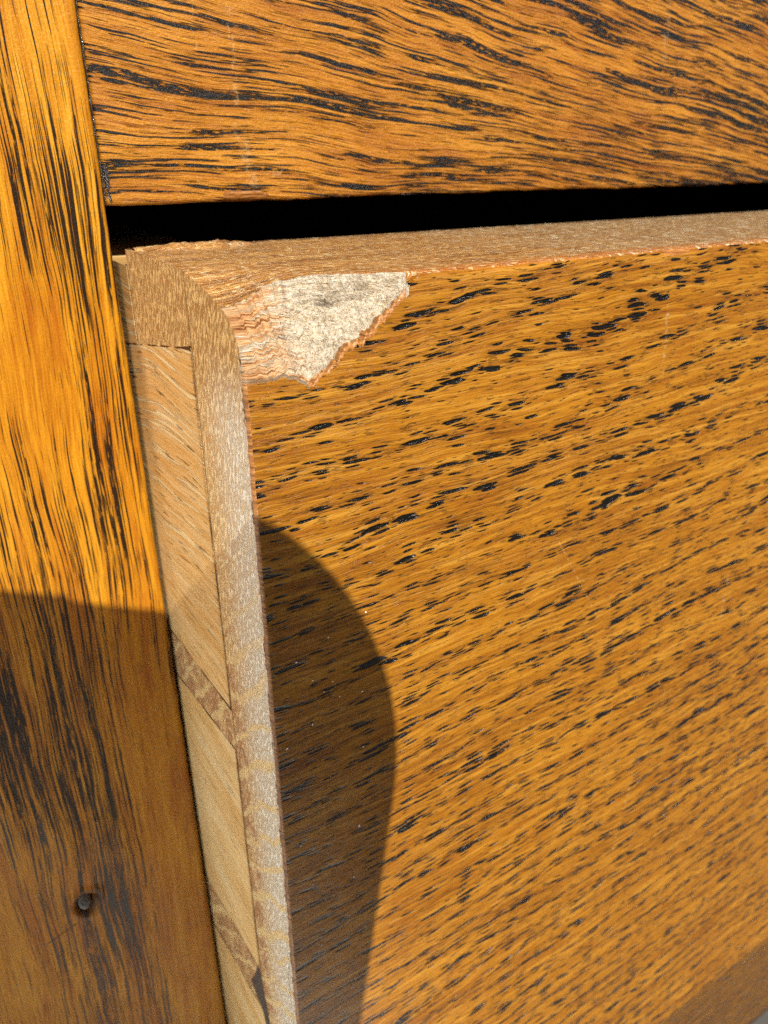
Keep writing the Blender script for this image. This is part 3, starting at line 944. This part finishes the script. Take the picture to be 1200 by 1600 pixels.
# drawer side with its dovetails: outline on the plane X = 0, standing a hair proud of the end grain
tails = [((-4.75, -7.65), (-33.2, -35.0)), ((-37.3, -40.4), (-64.6, -69.0)), ((-71.4, -76.8), (-98.0, -102.0)), ((-105.0, -109.5), (-130.0, -129.0))]
YF, YB, XT = 8.75, 26.0, -0.02
Vs, Fs, Ms = [], [], []
ZT = -1.2


def side_slab(top, bot, y0, y1, n):
    """one quad strip of the side's outer face between two edge lines, with its edge walls"""
    b0 = len(Vs)
    for k in range(n + 1):
        t = k / n
        yy = y0 + (y1 - y0) * t
        wv = 0.07 if n > 1 and 0 < k < n else 0.0
        za = top[0] + (top[1] - top[0]) * t + wv * float(vnoise(yy * 0.9, top[0], 5, 2))
        zb = bot[0] + (bot[1] - bot[0]) * t + wv * float(vnoise(yy * 0.9, bot[0], 6, 2))
        e = 0.008
        Vs.extend([(9.5, yy, za), (XT + e, yy, za), (XT, yy, za - e), (XT, yy, zb + e), (XT + e, yy, zb), (9.5, yy, zb)])
    for k in range(n):
        p, q = b0 + 6 * k, b0 + 6 * k + 6
        for i in range(5):
            Fs.append((p + i, p + i + 1, q + i + 1, q + i)); Ms.append(0)
    Fs.append([b0 + i for i in range(6)][::-1])
    Fs.append([b0 + 6 * n + i for i in range(6)])
    for k in range(n):
        p, q = b0 + 6 * k, b0 + 6 * k + 6
        Fs.append((p + 5, p, q, q + 5))
    Ms.extend([0, 0] + [1] * n)


for (tf, tb), (bf, bb) in tails:
    side_slab((tf, tb), (bf, bb), YF, YB, 26)
side_slab((ZT, ZT), (-7.0, -7.65), 22.3, YB, 1)
side_slab((ZT, ZT), (-DH + 2, -DH + 2), YB, 400.0, 1)
mesh_obj('drawer_side', Vs, Fs, [M['side'], M['inner']], drawer, mi=Ms)
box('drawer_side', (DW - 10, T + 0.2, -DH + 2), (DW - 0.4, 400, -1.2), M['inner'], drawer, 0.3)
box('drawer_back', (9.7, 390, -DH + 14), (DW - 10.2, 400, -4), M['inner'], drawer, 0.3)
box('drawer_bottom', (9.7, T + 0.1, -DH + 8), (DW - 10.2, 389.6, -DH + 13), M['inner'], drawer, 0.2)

# dirt and old glue in the joints round the tails: thin lines of uneven width that come and go
for k, ((tf, tb), (bf, bb)) in enumerate(tails):
    for q, (p0, p1) in enumerate((((YF, tf), (YB, tb)), ((YF, bf), (YB, bb)), ((YF, tf), (YF, bf)))):
        n = max(12, int(math.hypot(p1[0] - p0[0], p1[1] - p0[1]) / 0.25))
        t = np.linspace(0, 1, n)
        yy = p0[0] + (p1[0] - p0[0]) * t; zz = p0[1] + (p1[1] - p0[1]) * t
        ww = np.clip(0.07 + 0.13 * vnoise(t * n * 0.12, t * 0 + k, 131 + q, 3), 0.004, 0.2) * (0.6 if q == 2 else 1.0)
        dy, dz = (0, 1) if q < 2 else (1, 0)
        Vj = [(-0.026, a + dy * sgn * w, c + dz * sgn * w) for a, c, w in zip(yy, zz, ww) for sgn in (-1, 1)]
        mesh_obj('joint_line', Vj, [(2 * i, 2 * i + 1, 2 * i + 3, 2 * i + 2) for i in range(n - 1)], M['seam'], drawer)

# open wedge of grey glue beside the third tail
gl = [(9.15, -64.3), (8.6, -66.0), (8.0, -68.6), (7.4, -72.0), (7.0, -76.0), (8.4, -76.0), (8.9, -72.5), (9.6, -71.2), (10.6, -71.2), (12.2, -70.6), (10.6, -67.6)]
Vg = [(-0.035, p, q) for p, q in gl]
mesh_obj('glue_gap', Vg + [(-0.001, p, q) for p, q in gl], [list(range(len(gl)))] + [
    (k, (k + 1) % len(gl), len(gl) + (k + 1) % len(gl), len(gl) + k) for k in range(len(gl))], M['glue'], drawer)


def sliver(name, x0, x1, y0, y1, z0, h, mat, parent, seed, level2=True):
    """a lifted splinter of wood lying along X"""
    n, m = 40, 8
    t = np.linspace(0, 1, n)[:, None]; c = np.linspace(0, 1, m)[None, :]
    w = np.sin(np.pi * np.clip(t * 0.94 + 0.05, 0, 1)) ** 0.45
    X = x0 + (x1 - x0) * t + 0 * c
    Yv = y0 + (y1 - y0) * (0.5 + (c - 0.5) * w) + 0.10 * vnoise(t * 6, c, seed, 3)
    Zv = z0 + h * np.sin(np.pi * c) ** 0.6 * w * (0.75 + 0.5 * vnoise(t * 9, c * 2, seed + 1, 3))
    V = np.stack([X, Yv, Zv], -1).reshape(-1, 3).tolist()
    idx = np.arange(n * m).reshape(n, m)
    F = np.stack([idx[:-1, :-1], idx[1:, :-1], idx[1:, 1:], idx[:-1, 1:]], -1).reshape(-1, 4).tolist()
    F.append(list(idx[:, 0])); 
    return mesh_obj(name, V, F, mat, parent, smooth=True, level2=level2)


sliver('splinter', 0.3, 9.4, 19.6, 22.1, -0.02, 0.42, M['top'], front, 101)
sliver('splinter', 5.8, 8.4, 20.9, 22.1, 0.06, 0.34, M['top'], front, 107)

# specks of dust lying on the shaded part of the drawer face
dm = {}
bm = bmesh.new()
spots = [(0.9, -30.8), (3.1, -25.9), (3.9, -27.2), (4.6, -26.6), (5.1, -28.1), (6.9, -28.4), (7.3, -21.9), (4.1, -35.0), (3.4, -37.6), (6.4, -41.2),
         (2.2, -45.0), (3.1, -51.0), (2.6, -52.4), (3.9, -56.5), (5.8, -46.5), (2.0, -24.0), (1.4, -40.4), (6.9, -33.5), (5.3, -60.0), (4.4, -22.9), (2.9, -29.6), (7.6, -36.3)]
for k, (px, pz) in enumerate(spots):
    r = 0.03 + 0.04 * float(rng.random())
    mtx = Matrix.Translation((px, -0.02, pz)) @ Matrix.Rotation(float(rng.random()) * 3, 4, 'Y') @ Matrix.Diagonal((r * (1 + 1.5 * float(rng.random())), r * 0.7, r, 1))
    bmesh.ops.create_icosphere(bm, subdivisions=1, radius=1.0, matrix=mtx)
vs = [tuple(v.co) for v in bm.verts]
bm.verts.index_update()
fs = [[v.index for v in f.verts] for f in bm.faces]
bm.free()
o = mesh_obj('dust', vs, fs, M['dust'], front, level2=True)
o['kind'] = 'stuff'

# ------------------------------------------------------------------ unseen phone, shrunk to let light reach the drawer side; its shadow falls across the stile and the drawer
ER, ET, RC, PW, PH, PT = 25.5, 16.3, 17.5, 44.0, 74.0, 8.0
ROLL = 0.035
CR = RIGHT * math.cos(ROLL) + UP * math.sin(ROLL)
CU = UP * math.cos(ROLL) - RIGHT * math.sin(ROLL)
device = root('shrunk_phone', CAM - FWD * 6, 'small dark hand held phone, unseen and cut down in size, known only by its rounded shadow on the drawer', 'camera')


def slab(name, x0, x1, y0, y1, r, d0, d1, mat, bev=0.6, rb=None):
    """rounded slab in the camera's own plane: x right, y up, d backwards from the lens"""
    prof = []
    q = rb or r
    for cx, cy, a0, rr in ((x1 - r, y1 - r, 0, r), (x0 + r, y1 - r, 90, r), (x0 + q, y0 + q, 180, q), (x1 - q, y0 + q, 270, q)):
        for k in range(17):
            a = math.radians(a0 + 90 * k / 16)
            prof.append((cx, cy, math.cos(a), math.sin(a), rr))
    rings = [(d0, -bev), (d0 + bev, 0), (d1 - bev, 0), (d1, -bev)]
    V = []
    for d, dr in rings:
        for cx, cy, ca, sa, rr in prof:
            V.append(CAM + CR * (cx + (rr + dr) * ca) + CU * (cy + (rr + dr) * sa) - FWD * d)
    n = len(prof)
    F = [list(range(n))[::-1], list(range(3 * n, 4 * n))]
    for k in range(3):
        for i in range(n):
            j = (i + 1) % n
            F.append((k * n + i, k * n + j, (k + 1) * n + j, (k + 1) * n + i))
    return mesh_obj(name, [tuple(v) for v in V], F, mat, device)


slab('body', ER - PW, ER, ET - PH, ET, RC, 2.4, 2.4 + PT, M['phone'], rb=5.0)
slab('screen', ER - PW + 4, ER - 4, ET - PH + 9, ET - 9, 6.0, 2.2 + PT, 2.7 + PT, M['glass'], 0.2)
slab('lens_plate', -9.0, 9.0, -9.0, 9.0, 6.0, 1.4, 2.5, M['phone'], 0.5)
slab('lens', -5.5, 5.5, -5.5, 5.5, 5.49, 0.6, 1.5, M['glass'], 0.4)
slab('shutter_button', ER - 34, ER - 24, ET - 1.0, ET + 0.9, 0.9, 4.4, 8.4, M['glass'], 0.3)

# ------------------------------------------------------------------ sheet of white card added out of view as a reflector; it throws sunlight on the drawer's side
CC, CN = Vector((-72.0, -12.0, -64.0)), Vector((0.67, -0.27, 0.70)).normalized()
card = root('bounce_card', CC, 'white bounce card added out of view, lighting the pale drawer side', 'card')
e1 = (Vector((0, 1, 0)) - CN * CN.y).normalized()
e2 = CN.cross(e1)
V = [tuple(CC + e1 * (58 * i) + e2 * (150 * j) - CN * d) for d in (0, 1.2) for i, j in ((-1, -1), (1, -1), (1, 1), (-1, 1))]
mesh_obj('sheet', V, [(0, 1, 2, 3), (7, 6, 5, 4), (0, 4, 5, 1), (1, 5, 6, 2), (2, 6, 7, 3), (3, 7, 4, 0)], M['card'], card)
foot = CC - e2 * 60 - CN * 1.4
V = []
for k, c in enumerate((foot, Vector((foot.x - 60, foot.y, -GROUND)))):
    for i, j in ((-1, -1), (1, -1), (1, 1), (-1, 1)):
        V.append(tuple(Vector(c) + Vector((0, 9 * i, 0)) + Vector((5 * j, 0, 0))))
mesh_obj('prop', V, [(0, 1, 2, 3), (7, 6, 5, 4), (0, 4, 5, 1), (1, 5, 6, 2), (2, 6, 7, 3), (3, 7, 4, 0)], M['inner'], card)

for o in list(S.objects):
    if '_base' in o:
        del o['_base']
